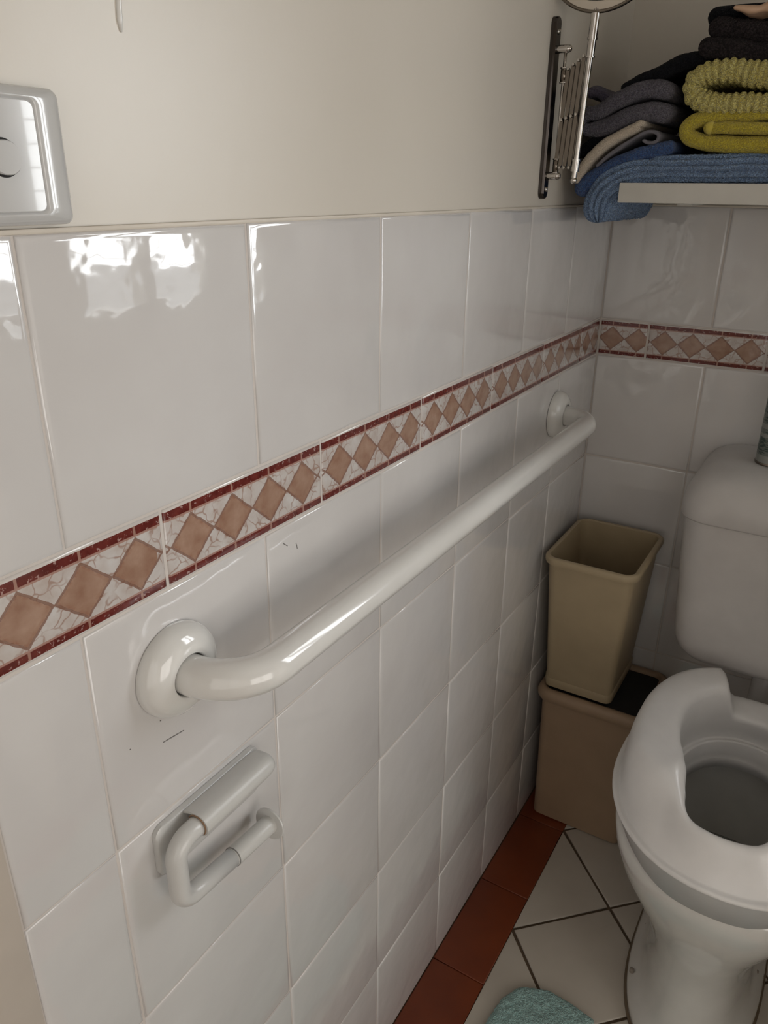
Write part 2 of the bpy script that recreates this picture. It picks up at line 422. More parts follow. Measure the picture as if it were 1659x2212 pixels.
box('pane', (FX+.048, VY0+.03, VZ0+.03), (FX+.052, VY1-.03, VZ1-.03), 'fill_pane2', fill2)

# --- window in the right wall (seen only as reflections)
win = st(empty('window_1', (RX, WY0, WZ0)))
bm = bmesh.new()
for a in ((WY0, WY0+.03), (WY1-.03, WY1), ((WY0+WY1)/2-.018, (WY0+WY1)/2+.018)): box_bm(bm, (RX+.03, a[0], WZ0), (RX+.07, a[1], WZ1))
for a in ((WZ0, WZ0+.03), (WZ1-.03, WZ1)): box_bm(bm, (RX+.03, WY0, a[0]), (RX+.07, WY1, a[1]))
fin(bm, 'window_frame', 'window_frame', win, smooth=False)
for y0, y1 in ((WY0+.03, (WY0+WY1)/2-.018), ((WY0+WY1)/2+.018, WY1-.03)):
    box('pane', (RX+.052, y0, WZ0+.03), (RX+.056, y1, WZ1-.03), 'pane', win)
z = WZ0+.065
while z < WZ1-.04:
    box('slat', (RX+.020, WY0+.01, z), (RX+.026, WY1-.01, z+.0026), 'bracket', win); z += .036

# --- left wall tiles
bed_l = box('grout_bed', (-.0046, -1.2795, 0), (-.0016, BY, TOP-.001), 'grout', wall_left)
bed_b = box('grout_bed', (-.0016, BY+.0016, 0), (RX, BY+.0046, TOP-.001), 'grout', wall_back)
ZROW = [0.0, .188, .3815, .5815, .7815, .9815]
G = .0011
cache = {}
def rect_tile(name, w_, h_, mat, parent, m4, uvx0=None, part=None):
    key = (name, round(w_, 3), round(h_, 3), uvx0)
    if key not in cache:
        cache[key] = tile_mesh(name, [(0, 0), (w_, 0), (w_, h_), (0, h_)], .003, mat, 1.0, uvx0, h_)
    return put(name, cache[key], m4, parent)
def left_m(y, zz):   # u -> -y (towards the camera), v -> z, normal +x ; u,v,w right handed: u x v = w  => (+y) x z = x
    return Matrix(((0, 0, 1, 0), (1, 0, 0, y), (0, 1, 0, zz), (0, 0, 0, 1)))
def back_m(x, zz):   # u -> x, v -> z, normal -y
    return Matrix(((1, 0, 0, x), (0, 0, -1, BY), (0, 1, 0, zz), (0, 0, 0, 1)))
def jit(m4, k=.0004):
    return m4 @ Matrix.Translation((random.uniform(-k, k), random.uniform(-k, k), random.uniform(-.0003, .0002))) @ Matrix.Rotation(random.uniform(-.002, .002), 4, 'Y') @ Matrix.Rotation(random.uniform(-.002, .002), 4, 'X')
low = [-1.279, -1.195, -.9945, -.7945, -.593, -.398, -.214, BY]
upp = [-1.279, -1.196, -.997, -.7985, -.5985, -.3995, -.2105, BY]
brd = [-1.3125, -1.112, -.9065, -.705, -.5005, -.3035, -.1145, BY]
for i in range(len(low)-1):
    for j in range(5):
        rect_tile('tile', low[i+1]-low[i]-2*G, ZROW[j+1]-ZROW[j]-2*G, 'tile', wall_left, jit(left_m(low[i]+G, ZROW[j]+G)))
for i in range(len(upp)-1):
    rect_tile('tile', upp[i+1]-upp[i]-2*G, TOP-1.0485-2*G, 'tile', wall_left, jit(left_m(upp[i]+G, 1.0485+G)))
for i in range(len(brd)-1):
    y0 = max(brd[i], -1.279); y1 = brd[i+1]
    u0 = brd[i]-y0 if i < 6 else 0
    rect_tile('border_tile', y1-y0-.003, 1.0485-.9815-.0022, 'border', wall_left, left_m(y0+.0015, .9815+.0011), uvx0=round(u0, 4))
bcol = [0.0, .196, .3965, .5965, .7965, RX]
bbrd = [0.0, .0895, .2905, .4915, .6925, RX]
for i in range(5):
    for j in range(5):
        rect_tile('tile', bcol[i+1]-bcol[i]-2*G, ZROW[j+1]-ZROW[j]-2*G, 'tile', wall_back, jit(back_m(bcol[i]+G, ZROW[j]+G)))
    rect_tile('tile', bcol[i+1]-bcol[i]-2*G, TOP-1.0485-2*G, 'tile', wall_back, jit(back_m(bcol[i]+G, 1.0485+G)))
    u0 = -.1015 if i == 0 else 0
    rect_tile('border_tile', bbrd[i+1]-bbrd[i]-.0038, 1.0485-.9815-.0022, 'border', wall_back, back_m(bbrd[i]+.0019, .9815+.0011), uvx0=u0)
# caulk bead along the top of the tiles
st(box('trim_1', (-.0046, -1.279, TOP-.0012), (-.0012, BY, TOP+.0022), 'caulk', bev=.0012))
st(box('trim_2', (0, BY+.0012, TOP-.0012), (RX, BY+.0046, TOP+.0022), 'caulk', bev=.0012))
# door architrave flush beside the tiles and the closed door beyond it (behind the camera)
st(box('trim_3', (-.0046, -1.365, 0), (.0005, -1.2795, 1.2455), 'trim', bev=.0008))
door = st(empty('door_1', (-.0045, -1.37, 0)))
box('door_leaf', (-.0046, -2.13, 0.005), (.004, -1.37, 2.04), 'trim', door, bev=.001)
lathe('door_handle', [(.004, .003), (.024, .003), (.024, .01), (.010, .014), (.010, .035), (.026, .045), (.028, .06), (.018, .072), (.002, .074)], (0, -2.06, 1.0), (1, 0, 0), 'chrome', door)

# --- floor tiles: 200 mm set diagonally inside a terracotta border
def floor_m(): return Matrix.Translation((0, 0, 0))
X0, X1, Y0, Y1 = .0985, RX-.1, RY+.02, BY-.1
half = .1414
def fl(poly, name, mat):
    n = len(poly); cx = sum(p[0] for p in poly)/n; cy = sum(p[1] for p in poly)/n
    me = tile_mesh(name, [(p[0]-cx, p[1]-cy) for p in poly], .003, mat, .55)
    put(name, me, Matrix.Translation((cx, cy, 0)), floor)
for i in range(-1, 8):
    for j in range(-2, 18):
        if (i+j) % 2: continue
        cx = .0985 + i*half; cy = -.1927 - (j-1)*half + half*0
        d = half-.0040
        p = [(cx-d, cy), (cx, cy-d), (cx+d, cy), (cx, cy+d)]
        for nx, ny, c in ((1, 0, X0+.001), (-1, 0, -X1+.001), (0, 1, Y0), (0, -1, -Y1+.001)):
            p = clip_poly(p, nx, ny, c)
            if len(p) < 3: break
        q = []
        for a in p:
            if not q or math.hypot(a[0]-q[-1][0], a[1]-q[-1][1]) > 1e-4: q.append(a)
        if len(q) > 2 and math.hypot(q[0][0]-q[-1][0], q[0][1]-q[-1][1]) < 1e-4: q.pop()
        if len(q) < 3: continue
        ar = abs(sum(q[k][0]*q[(k+1) % len(q)][1]-q[(k+1) % len(q)][0]*q[k][1] for k in range(len(q))))/2
        if ar < 3e-4: continue
        fl(q, 'floor_tile', 'tile_flat')
def rectp(x0, x1, y0, y1): return [(x0, y0), (x1, y0), (x1, y1), (x0, y1)]
ys = [BY, -.1985, -.3995, -.6035, -.8055, -1.0075, -1.2095, -1.4115, -1.6135, -1.8155, -2.0175, RY+.02]
for a, b_ in zip(ys[1:], ys[:-1]):
    fl(rectp(.0003, X0-.0003, a+.0008, b_-.0008), 'terracotta_tile', 'red_tile')
    fl(rectp(X1+.001, RX-.0003, a+.0008, b_-.0008), 'terracotta_tile', 'red_tile')
for k in range(4):
    x = X0+k*.2
    fl(rectp(x+.0008, min(x+.2, X1)-.0008, Y1+.001, BY-.0003), 'terracotta_tile', 'red_tile')

# ------------------------------------------------------------------ light switch
sw = empty('light_switch', (-.0045, -1.213, 1.286), 'white wall light switch at the left edge, above the tiles', 'switch')
def rrect(hy, hz, r, n=8):
    out = []
    for cx, cz, a0 in ((hy-r, hz-r, 0), (-hy+r, hz-r, PI/2), (-hy+r, -hz+r, PI), (hy-r, -hz+r, 3*PI/2)):
        for k in range(n+1):
            a = a0+PI/2*k/n; out.append((cx+r*math.cos(a), cz+r*math.sin(a)))
    return out
def slab_x(name, cy, cz, prof, mat, parent, close=True, angle=50):
    """prof: (half y, half z, corner radius, x)"""
    rings = [[(x, cy+p, cz+q) for p, q in rrect(hy, hz, r)] for hy, hz, r, x in prof]
    return loft(name, rings, mat, parent, close, close, angle)
slab_x('cover_plate', -1.2150, 1.286, [(.0575, .0355, .005, -.0044), (.0575, .0355, .005, .0020), (.0573, .0353, .005, .0038), (.0566, .0346, .0048, .0054), (.0550, .0332, .0046, .0066), (.052, .0322, .0045, .0075), (.048, .0314, .0045, .0082), (.044, .0306, .0045, .0087), (.0395, .0298, .0042, .0091), (.0386, .0292, .004, .0088), (.0382, .0288, .004, .0078)], 'switch', sw, angle=80)
slab_x('face_plate', -1.2150, 1.286, [(.0376, .0282, .004, .0060), (.0376, .0282, .004, .0086), (.0370, .0276, .004, .0091)], 'switch', sw, angle=15)
lathe('rocker_recess', [(.0001, .0093), (.0098, .0093), (.0100, .0088)], (0, -1.2005, 1.2852), (1, 0, 0), 'dark', sw, c0=False, c1=False)
slab_x('rocker', -1.2005, 1.2852, [(.0091, .0086, .0080, .0080), (.0091, .0086, .0080, .0116), (.0086, .0081, .0076, .0124)], 'switch', sw, angle=25)

# ------------------------------------------------------------------ grab rail
gr = empty('grab_rail', (0, -1.117, .912), 'white enamelled grab rail with round flanges, fixed under the diamond border', 'grab rail')
D, BR = .068, .0168
path = fillet([(.004, -1.117, .912), (D, -1.117, .912), (D, -.222, .914), (.004, -.222, .914)], .050, 16)
straight = []
for i, p in enumerate(path):
    straight.append(p)
tube('rail', path, BR, 'bar', gr, n=36)
for y, zz in ((-1.117, .912), (-.222, .914)):
    f = lathe('flange', [(.0185, .003), (.040, .0004), (.0405, .004), (.0395, .0085), (.0365, .0135), (.031, .0180), (.0245, .0205), (.0195, .0210), (.0183, .0200), (.0183, .0100)], (0, y, zz), (1, 0, 0), 'bar', gr, n=64, c0=False, c1=False, angle=60)
    lathe('shadow_gap', [(.0170, .0090), (.0186, .0090)], (0, y, zz), (1, 0, 0), 'dark', f, c0=False, c1=False)

# ------------------------------------------------------------------ toilet roll holder
ho = empty('toilet_roll_holder', (0, -1.096, .75), 'empty white plastic toilet roll holder below the near end of the rail', 'toilet roll holder')
slab_x('wall_plate', -1.0955, .7495, [(.0655, .0265, .009, .0002), (.0655, .0265, .009, .0045), (.0635, .0245, .009, .0062)], 'plastic', ho)
HX = .0225
rod = fillet([(HX, -1.090, .7675), (HX, -1.1575, .7675), (HX, -1.1575, .703), (HX, -1.094, .697)], .017, 10)
tube('arm', rod, .0090, 'plastic', ho, n=28)
tube('spindle', [(HX, -1.0942, .697), (HX, -1.0925, .6969), (HX, -1.040, .6925)], [.0080, .0095, .0095], 'cover', ho, n=28, angle=40)
tube('seam_ring', [(HX, -1.0930, .69695), (HX, -1.0920, .69686)], .00965, 'scuff', ho, n=28)
lathe('end_disc', [(.0001, 0), (.0168, .0), (.0174, .0012), (.0168, .0024), (.0001, .003)], (HX, -1.0400, .6925), (0, 1, -.06), 'plastic', ho)
outer = [(.0062, .7752), (.0130, .7782)] + [(.0235+.0112*math.cos(a), .7685+.0108*math.sin(a)) for a in [PI*(.55-.09*k) for k in range(13)]]
inner = [(.0235+.0094*math.cos(a), .7680+.0092*math.sin(a)) for a in [PI*(-.50+.10*k) for k in range(11)]] + [(.0130, .7758), (.0062, .7730)]
ring = outer+inner
rings = []
for t, y in ((.0, -1.1305), (.0, -1.050), (.10, -1.041), (.30, -1.0365), (.75, -1.0345)):
    rings.append([(x+(.016-x)*t*.5, y, zz+(.768-zz)*t*.5) for x, zz in ring])
cov = loft('cover', rings, 'cover', ho, True, True, 45)
tube('stain_line', [(HX+.0098*math.cos(a), -1.1309, .7680+.0096*math.sin(a)) for a in [PI*(.85-.09*k) for k in range(13)]], .0007, 'stain', cov, n=6)
# wall marks left by earlier fixings: small grey scuffs on the glaze
for k, pts in enumerate((((-1.1371, .8505), (-1.1270, .8491), (-1.1140, .8472)), ((-1.1700, .8660), (-1.1690, .8664)), ((-1.1375, .8722), (-1.1366, .8726)),
                         ((-.9715, .9656), (-.9700, .9640), (-.9650, .9600)), ((-.9522, .9580), (-.9510, .9550), (-.9503, .9514)))):
    tube('scuff_mark', [(.0002, y, z_) for y, z_ in pts], [.00035+.0002*(j % 2) for j in range(len(pts))], 'scuff', wall_left, n=6)
tube('paint_run', [(-.0040, -1.0975+.0006*math.sin(k), 1.430-k*.006) for k in range(13)], [.0010+.0009*(k/12) for k in range(12)]+[.0006], 'bar', wall_left, n=10)
# ------------------------------------------------------------------ extending mirror
mi = empty('shaving_mirror', (-.0045, -.3665, 1.368), 'chrome extending shaving mirror folded against the wall beside the towels', 'mirror')
MY = -.3665
rings = []
def stad(cy, cz, hy, hz, x, n=12):
    return [(x, cy+hy*math.cos(a), cz+(hz-hy)*(1 if math.sin(a) >= 0 else -1)+hy*math.sin(a)) for a in [2*PI*(k+.5)/(2*n) for k in range(2*n)]]
loft('wall_bracket', [stad(MY, 1.368, .0088, .1095, x) if x < .003 else stad(MY, 1.368, .0078, .1085, x) for x in (-.0044, .0022, .0034)], 'bracket', mi, angle=40)
for zz in (1.4600, 1.2710):
    lathe('screw', [(.0035, .003), (.0033, .0045), (.002, .0056), (.0002, .006)], (0, MY, zz), (1, 0, 0), 'chrome', mi, n=16)
for zz in (1.4400, 1.2880):
    lathe('bracket_post', [(.0048, .002), (.0052, .016), (.0048, .020), (.003, .0225), (.0002, .0232)], (0, MY, zz), (1, 0, 0), 'chrome', mi, n=24)
tube('pivot_rod', [(.0150, MY, 1.290), (.0150, MY, 1.4400)], .0022, 'chrome', mi, n=16)
for zz in (1.4095, 1.3005):
    tube('rod_sleeve', [(.0150, MY, zz-.0085), (.0150, MY, zz+.0085)], .0042, 'darkchrome', mi, n=20)
    for e in (-.0085, .0085): tube('sleeve_ring', [(.0150, MY, zz+e-.0008), (.0150, MY, zz+e+.0008)], .0050, 'chrome', mi, n=20)
def bar_flat(name, p, q, w_, t, mat, parent):
    p = Vector(p); q = Vector(q); d = (q-p).normalized(); s = d.cross(Vector((0, 1, 0))).normalized(); y = Vector((0, 1, 0))
    r = []
    for c, sc in ((p, .5), (p+d*w_*.6, 1), (q-d*w_*.6, 1), (q, .5)):
        r.append([c+s*w_/2*sc+y*t/2, c-s*w_/2*sc+y*t/2, c-s*w_/2*sc-y*t/2, c+s*w_/2*sc-y*t/2])
    return loft(name, r, mat, parent, angle=20)
zb = [1.3005, 1.3005, 1.3005, 1.3005, 1.3005]
xs = [.0150, .0215, .0280, .0345, .0410]
for k in range(4):
    zt = 1.4130+.0045*k
    bar_flat('scissor_arm', (xs[k], MY-.0022, 1.2985), (xs[k+1], MY-.0022, zt+.0045), .0047, .0017, 'darkchrome', mi)
    bar_flat('scissor_arm', (xs[k], MY+.0004, zt), (xs[k+1], MY+.0004, 1.2985), .0047, .0017, 'darkchrome', mi)
    lathe('rivet', [(.0023, -.0042), (.0019, -.0052), (.0002, -.0056)], ((xs[k]+xs[k+1])/2, MY, 1.357+.002*k), (0, 1, 0), 'chrome', mi, n=12)
    lathe('rivet', [(.0021, -.0042), (.0017, -.0050), (.0002, -.0053)], (xs[k+1], MY, 1.2985), (0, 1, 0), 'chrome', mi, n=12)
    lathe('rivet', [(.0021, -.0042), (.0017, -.0050), (.0002, -.0053)], (xs[k+1], MY, zt+.0035), (0, 1, 0), 'chrome', mi, n=12)
px, pz0, px1, pz1 = .0430, 1.3085, .0500, 1.4760
def onpole(z_): return px+(px1-px)*(z_-pz0)/(pz1-pz0)
def pole_seg(name, a, b_, r, mat='chrome', r2=None): return tube(name, [(onpole(a), MY, a), (onpole(b_), MY, b_)], [r, r2 or r], mat, mi, n=24, angle=50)
pole_seg('pole', 1.300, 1.476, .0040)
pole_seg('pole_sleeve', 1.2935, 1.3075, .0056); pole_seg('sleeve_ring', 1.3070, 1.3090, .0064)
pole_seg('lower_tip', 1.2855, 1.2936, .0036)
lathe('ball_finial', [(.0002, -.0046)]+[(.0046*math.cos(a), .0046*math.sin(a)) for a in [PI*(-.4+.1*k) for k in range(9)]]+[(.0002, .0046)], (onpole(1.2825), MY, 1.2825), (0, 0, 1), 'chrome', mi, n=20)
pole_seg('pole_sleeve', 1.4285, 1.4490, .0054); pole_seg('sleeve_ring', 1.4275, 1.4295, .0064)
pole_seg('sleeve_ring', 1.4475, 1.4500, .0066); pole_seg('upper_sleeve', 1.4500, 1.4765, .0060)
C0 = Vector((.0548, MY, 1.5555)); TILT = 0.0
R0 = .0797
tor = []
for k in range(96):
    a = 2*PI*k/96; d = Vector((math.cos(a), 0, math.sin(a)))
    tor.append([C0+d*(R0-.0022+.0022*math.cos(b_))+Vector((0, .0036*math.sin(b_), 0)) for b_ in [2*PI*i/12 for i in range(12)]])
loft('mirror_rim', tor, 'darkchrome', mi, cyc=True)
def ann(r0, r1, y): return [[C0+Vector((r*math.cos(2*PI*k/96), y, r*math.sin(2*PI*k/96))) for k in range(96)] for r in (r0, r1)]
loft('mirror_bezel', ann(.0662, .0785, -.0010), 'bezel', mi, False, False)
lathe('mirror_disc', [(.0662, -.0010), (.0658, .0010), (.05, .0022), (.03, .0030), (.0002, .0034)], C0, (0, 1, 0), 'mirror', mi, n=96, c0=False)
lathe('mirror_back', [(.0785, .0010), (.078, .004), (.0002, .0062)], C0, (0, 1, 0), 'darkchrome', mi, n=96, c0=False)
def text_part(name, body, size, m4, mat, parent):
    cu = bpy.data.curves.new(name, 'FONT'); cu.body = body; cu.size = size; cu.align_x = 'CENTER'; cu.align_y = 'CENTER'; cu.extrude = .00005
    t = bpy.data.objects.new('tmp', cu); COL.objects.link(t)
    me = bpy.data.meshes.new_from_object(t.evaluated_get(bpy.context.evaluated_depsgraph_get()))
    bpy.data.objects.remove(t); me.name = name; me.materials.clear(); me.materials.append(M[mat])
    return put(name, me, m4, parent)
text_part('marking', 'x3x', .0042, Matrix.Translation((.0505, MY-.0013, 1.4808)) @ Matrix.Rotation(PI/2, 4, 'X'), 'ink', mi)

# ------------------------------------------------------------------ shelf
sh = empty('towel_shelf', (.096, -.305, 1.255), 'white painted shelf on the back wall under the towel stacks', 'shelf')
box('board', (.088, -.305, 1.2545), (.62, BY+.0042, 1.2805), 'shelf', sh, bev=.0012)
for x in (.16, .52):
    bm = bmesh.new(); box_bm(bm, (x-.01, BY-.20, 1.2505), (x+.01, BY+.0040, 1.2543)); fin(bm, 'bracket', 'shelf', sh, smooth=False)

# ------------------------------------------------------------------ towels
def towel(name, label, mat, cen, half_, yf, yb, group='folded towels stacked on the shelf', amp=.0006, fsc=330, fold=.0015, ribs=None, sribs=None, step=.0016, parent=None, nd=24, pw=.5, nf=22, hairy=0, seed=0.0, endscale=1.0, cat='towel'):
    pts, L = catmull([(x, 0, z_) for x, z_ in cen], step)
    hl = half_ if isinstance(half_, (list, tuple)) else [half_, half_]
    def hv(t):
        k = t*(len(hl)-1); i = min(int(k), len(hl)-2); f = k-i; f = f*f*(3-2*f); return hl[i]*(1-f)+hl[i+1]*f
    rings = []; info = []
    for i, (p, t) in enumerate(pts):
        a = pts[max(0, i-1)][0]; b_ = pts[min(len(pts)-1, i+1)][0]; T = (b_-a).normalized(); Nn = Vector((-T.z, 0, T.x))
        h = hv(t); s = t*L; e = min(s, L-s)
        sc = 1.0
        if e < h: sc = max(.05, math.sqrt(max(0, 1-(1-e/h)**2)))
        hh = h*sc; yy = yf + (1-sc)*h*.8*endscale
        ring = []; inf = []; per = 0
        for k in range(nf+1):
            ph = -PI/2+PI*k/nf
            ring.append(p+Nn*(hh*math.sin(ph))+Vector((0, yy+hh*(1-math.cos(ph)), 0))); inf.append(h*(ph+PI/2))
        y0 = yy+hh
        for k in range(1, nd+1):
            q = (k/nd)**1.6; ring.append(p+Nn*hh+Vector((0, y0+(yb-y0)*q, 0))); inf.append(h*PI+(yb-y0)*q)
        for k in range(nd, 0, -1):
            q = (k/nd)**1.6; ring.append(p-Nn*hh+Vector((0, y0+(yb-y0)*q, 0))); inf.append(-(yb-y0)*q)
        rings.append(ring); info.append([(s, w_) for w_ in inf])
    o = loft(name, rings, mat, parent)
    me = o.data; fl_ = [q for r in info for q in r]
    nrm = [v.normal.copy() for v in me.vertices]
    for v, (s, w_), nn in zip(me.vertices, fl_, nrm):
        c = v.co; q = c*fsc+Vector((seed, 0, 0))
        d = noise.noise(q)*amp + noise.noise(c*45+Vector((seed, 3, 1)))*fold
        if ribs: d += ribs[0]*(abs(math.sin(PI*w_/ribs[1]+1.2*noise.noise(c*25)))**pw-.6)
        if sribs: d += sribs[0]*(abs(math.sin(PI*s/sribs[1]+.8*noise.noise(c*30)))**.6-.5)
        if hairy: d += hairy*noise.noise(c*fsc*2.1)
        v.co = c+nn*d
    me.update()
    if label: tag(o, label, cat, group)
    return o
GT = 'folded towels stacked on the shelf'
YB = -.055
towel('bath_towel', 'ribbed sky-blue bath towel lying on the shelf and hanging over its left end', 't_light',
      [(.470, 1.2985), (.3842, 1.2980), (.2718, 1.2985), (.2031, 1.2985), (.1429, 1.2975), (.1054, 1.2940), (.0800, 1.2850), (.0620, 1.2685), (.0550, 1.2480), (.0570, 1.2290)],
      [.0165, .0165, .0165, .0165, .0155, .016, .0190, .0190], -.301, -.05, amp=.0007, ribs=(.0075, .0095), pw=.7, seed=1, hairy=.0004, nf=44, nd=90)
towel('bath_towel', 'royal blue towel wedged between the sky-blue towel and the cream one', 't_navy',
      [(.1539, 1.3262), (.1313, 1.3210), (.107, 1.3150), (.0825, 1.3060), (.0617, 1.2965), (.0404, 1.2815), (.0200, 1.2660)], [.0085, .0105, .0105, .0110, .0115, .0125, .0130], -.296, -.06, seed=2)
gh = towel('hand_towel', 'thin grey towel with its hem curled into an open loop', 't_greyhem',
      [(.0471, 1.3010), (.0632, 1.3155), (.0834, 1.3290), (.1052, 1.3418), (.1195, 1.3450), (.1293, 1.3404), (.1272, 1.3325), (.1169, 1.3310), (.1081, 1.3345)], .0021, -.292, -.07, amp=.0002, fold=.0008, seed=3, nf=8)
towel('hand_towel', 'cream towel sloping down the left side of the stack', 't_cream',
      [(.0190, 1.2790), (.0240, 1.2900), (.0320, 1.3035), (.0430, 1.3165), (.0580, 1.3300), (.0776, 1.3410), (.0956, 1.3495), (.1050, 1.3540), (.1085, 1.3510)], [.0062, .0065, .0068, .0068, .0070, .0066, .0058], -.300, -.09, amp=.0003, fold=.001, seed=4)
towel('hand_towel', 'black towel squeezed flat beneath the charcoal folds', 't_black',
      [(.0120, 1.3160), (.0344, 1.3320), (.0559, 1.3420), (.0772, 1.3500), (.0990, 1.3510)], .0068, -.284, -.08, seed=5)
towel('bath_towel', 'charcoal towel folded double and slumped against the left wall', 't_grey',
      [(.1435, 1.3900), (.1161, 1.3965), (.0918, 1.3945), (.0678, 1.3848), (.0435, 1.3723), (.0250, 1.3690), (.0160, 1.3600), (.0260, 1.3500), (.0507, 1.3520), (.0754, 1.3612), (.1017, 1.3690), (.1243, 1.3690), (.1440, 1.3630)],
      [.0105, .0118, .0120, .0115, .0105, .0090, .0080, .0105, .0118, .0122, .0128, .0125], -.296, -.06, seed=6, fold=.002)
towel('face_cloth', 'small purple-grey cloth bunched behind the mirror pole', 't_dusk',
      [(.0110, 1.3960), (.0252, 1.4000), (.0400, 1.3930), (.0520, 1.3830)], .0070, -.262, -.10, seed=7)
towel('bath_towel', 'thin navy-black towel sloping down behind the lime yellow fold', 't_black',
      [(.0680, 1.3990), (.0960, 1.4085), (.1215, 1.4175), (.1480, 1.4275), (.1900, 1.4320)], [.0050, .0085, .0095, .0095, .0090], -.286, -.06, seed=8)
towel('hand_towel', 'flat dark navy towel end lying on the sloping black towel', 't_black',
      [(.1010, 1.4165), (.1250, 1.4205), (.1500, 1.4290), (.1800, 1.4370)], .0050, -.255, -.08, seed=8.5, amp=.0002)
towel('bath_towel', 'fluffy lime yellow towel rolled into a thick ribbed fold', 't_lime',
      [(.440, 1.3990), (.3619, 1.4010), (.252, 1.4075), (.213, 1.4125), (.1862, 1.4115), (.1690, 1.4040), (.1665, 1.3925), (.1760, 1.3810), (.2003, 1.3750), (.2578, 1.3725), (.3684, 1.3680), (.440, 1.3660)],
      [.0165, .0175, .0178, .0170, .0130, .0118, .0120, .0112, .0100, .0100, .0100], -.303, -.05, amp=.0011, fsc=260, sribs=(.0042, .0090), hairy=.0007, seed=9)
towel('bath_towel', 'smooth mustard towel folded double under the lime yellow one', 't_must',
      [(.440, 1.3530), (.3707, 1.3560), (.2598, 1.3600), (.2116, 1.3605), (.1800, 1.3570), (.1655, 1.3475), (.1690, 1.3390), (.1850, 1.3320), (.2175, 1.3280), (.2662, 1.3262), (.3777, 1.3236), (.440, 1.3225)],
      [.0048, .0050, .0052, .0060, .0085, .0100, .0105, .0110, .0118, .0122, .0120], -.300, -.05, amp=.0003, seed=10)
hm = towel('hand_towel', 'small mustard towel with a smooth hem, tucked inside the mustard fold', 't_must',
      [(.1870, 1.3478), (.2141, 1.3468), (.2632, 1.3450), (.3745, 1.3410), (.430, 1.3400)], .0075, -.304, -.06, amp=.0003, seed=11)
towel('hem_band', None, 't_musthem', [(.1885, 1.3476), (.1960, 1.3474), (.2035, 1.3472)], .0082, -.3050, -.07, amp=.0001, fold=.0004, parent=hm, seed=11)
towel('bath_towel', 'dark brown towel, lower of the two above the lime yellow one', 't_brown',
      [(.1655, 1.4385), (.1800, 1.4400), (.2100, 1.4360), (.2600, 1.4280), (.3584, 1.4200), (.430, 1.4180)], [.0120, .0125, .0122, .0118, .0110], -.300, -.05, amp=.0010, hairy=.0004, seed=12, endscale=.3)
towel('bath_towel', 'dark brown towel, upper of the two and set back to the right', 't_brown',
      [(.1740, 1.4600), (.1900, 1.4620), (.2200, 1.4570), (.2600, 1.4500), (.3549, 1.4420), (.430, 1.4400)], [.0115, .0120, .0118, .0112, .0105], -.296, -.05, amp=.0012, hairy=.0004, seed=13, endscale=.3)
towel('cloth', 'black folded cloth standing behind the top of the towel stack', 't_black',
      [(.1665, 1.4770), (.1925, 1.4780), (.2397, 1.4770), (.3300, 1.4750)], .0115, -.275, -.10, amp=.0001, fold=.0006, seed=14)
towel('garment', 'peach satin garment lying on top of the towel stack', 'satin',
      [(.2010, 1.4800), (.2100, 1.4790), (.2286, 1.4770), (.2461, 1.4800), (.2973, 1.4860), (.3600, 1.4820)], [.0030, .0075, .0125, .0150, .0150, .0120], -.303, -.12, amp=.0003, fsc=90, fold=.0040, seed=15, cat='garment')

# ------------------------------------------------------------------ bins
def bin_shell(name, z0, z1, c0, h0, c1, h1, r0, r1, thick, mat, parent, steps=12, n=8):
    def ring(z_, off, c, h, r):
        return [(c[0]+p, c[1]+q, z_) for p, q in rrect(h[0]-off, h[1]-off, max(.002, r-off), n)]
    def at(t): return ((c0[0]+(c1[0]-c0[0])*t, c0[1]+(c1[1]-c0[1])*t), (h0[0]+(h1[0]-h0[0])*t, h0[1]+(h1[1]-h0[1])*t), r0+(r1-r0)*t)
    R = []
    c, h, r = at(0)
    R.append(ring(z0, .004, c, h, r)); R.append(ring(z0+.003, 0, c, h, r))
    for k in range(1, steps+1):
        t = k/steps; c, h, r = at(t); R.append(ring(z0+(z1-z0)*t, 0, c, h, r))
    R.append(ring(z1, thick, c, h, r))
    for k in range(steps, -1, -1):
        t = k/steps; c, h, r = at(t); R.append(ring(z0+.004+(z1-z0-.004)*t, thick, c, h, r))
    return loft(name, R, mat, parent, True, True, 40)
def bulge_rim(name, z_, c, h, r, prof, mat, parent, n=10, bow=.0):
    R = []
    for off, dz in prof:
        ring = []
        for p, q in rrect(h[0]+off, h[1]+off, max(.002, r+off), n):
            ring.append((c[0]+p*(1+bow*(1-(q/h[1])**2)), c[1]+q*(1+bow*(1-(p/h[0])**2)), z_+dz))
        R.append(ring)
    return loft(name, R, mat, parent, cyc=True, angle=60)
lb = empty('waste_bin', (.115, -.105, 0), 'larger tan plastic bin standing on the floor in the corner', 'bin', 'plastic bins stacked in the corner')
bin_shell('bin_body', 0.0005, .335, (.1155, -.1030), (.0945, .0740), (.1215, -.1095), (.1030, .0880), .014, .018, .003, 'bin2', lb)
bulge_rim('bin_rim', .335, (.1215, -.1095), (.1030, .0880), .020, [(0, -.016), (.007, -.018), (.0105, -.012), (.0115, -.003), (.008, .005), (.001, .0085), (-.006, .0065), (-.009, 0), (-.007, -.006), (0, -.004)], 'bin2', lb)
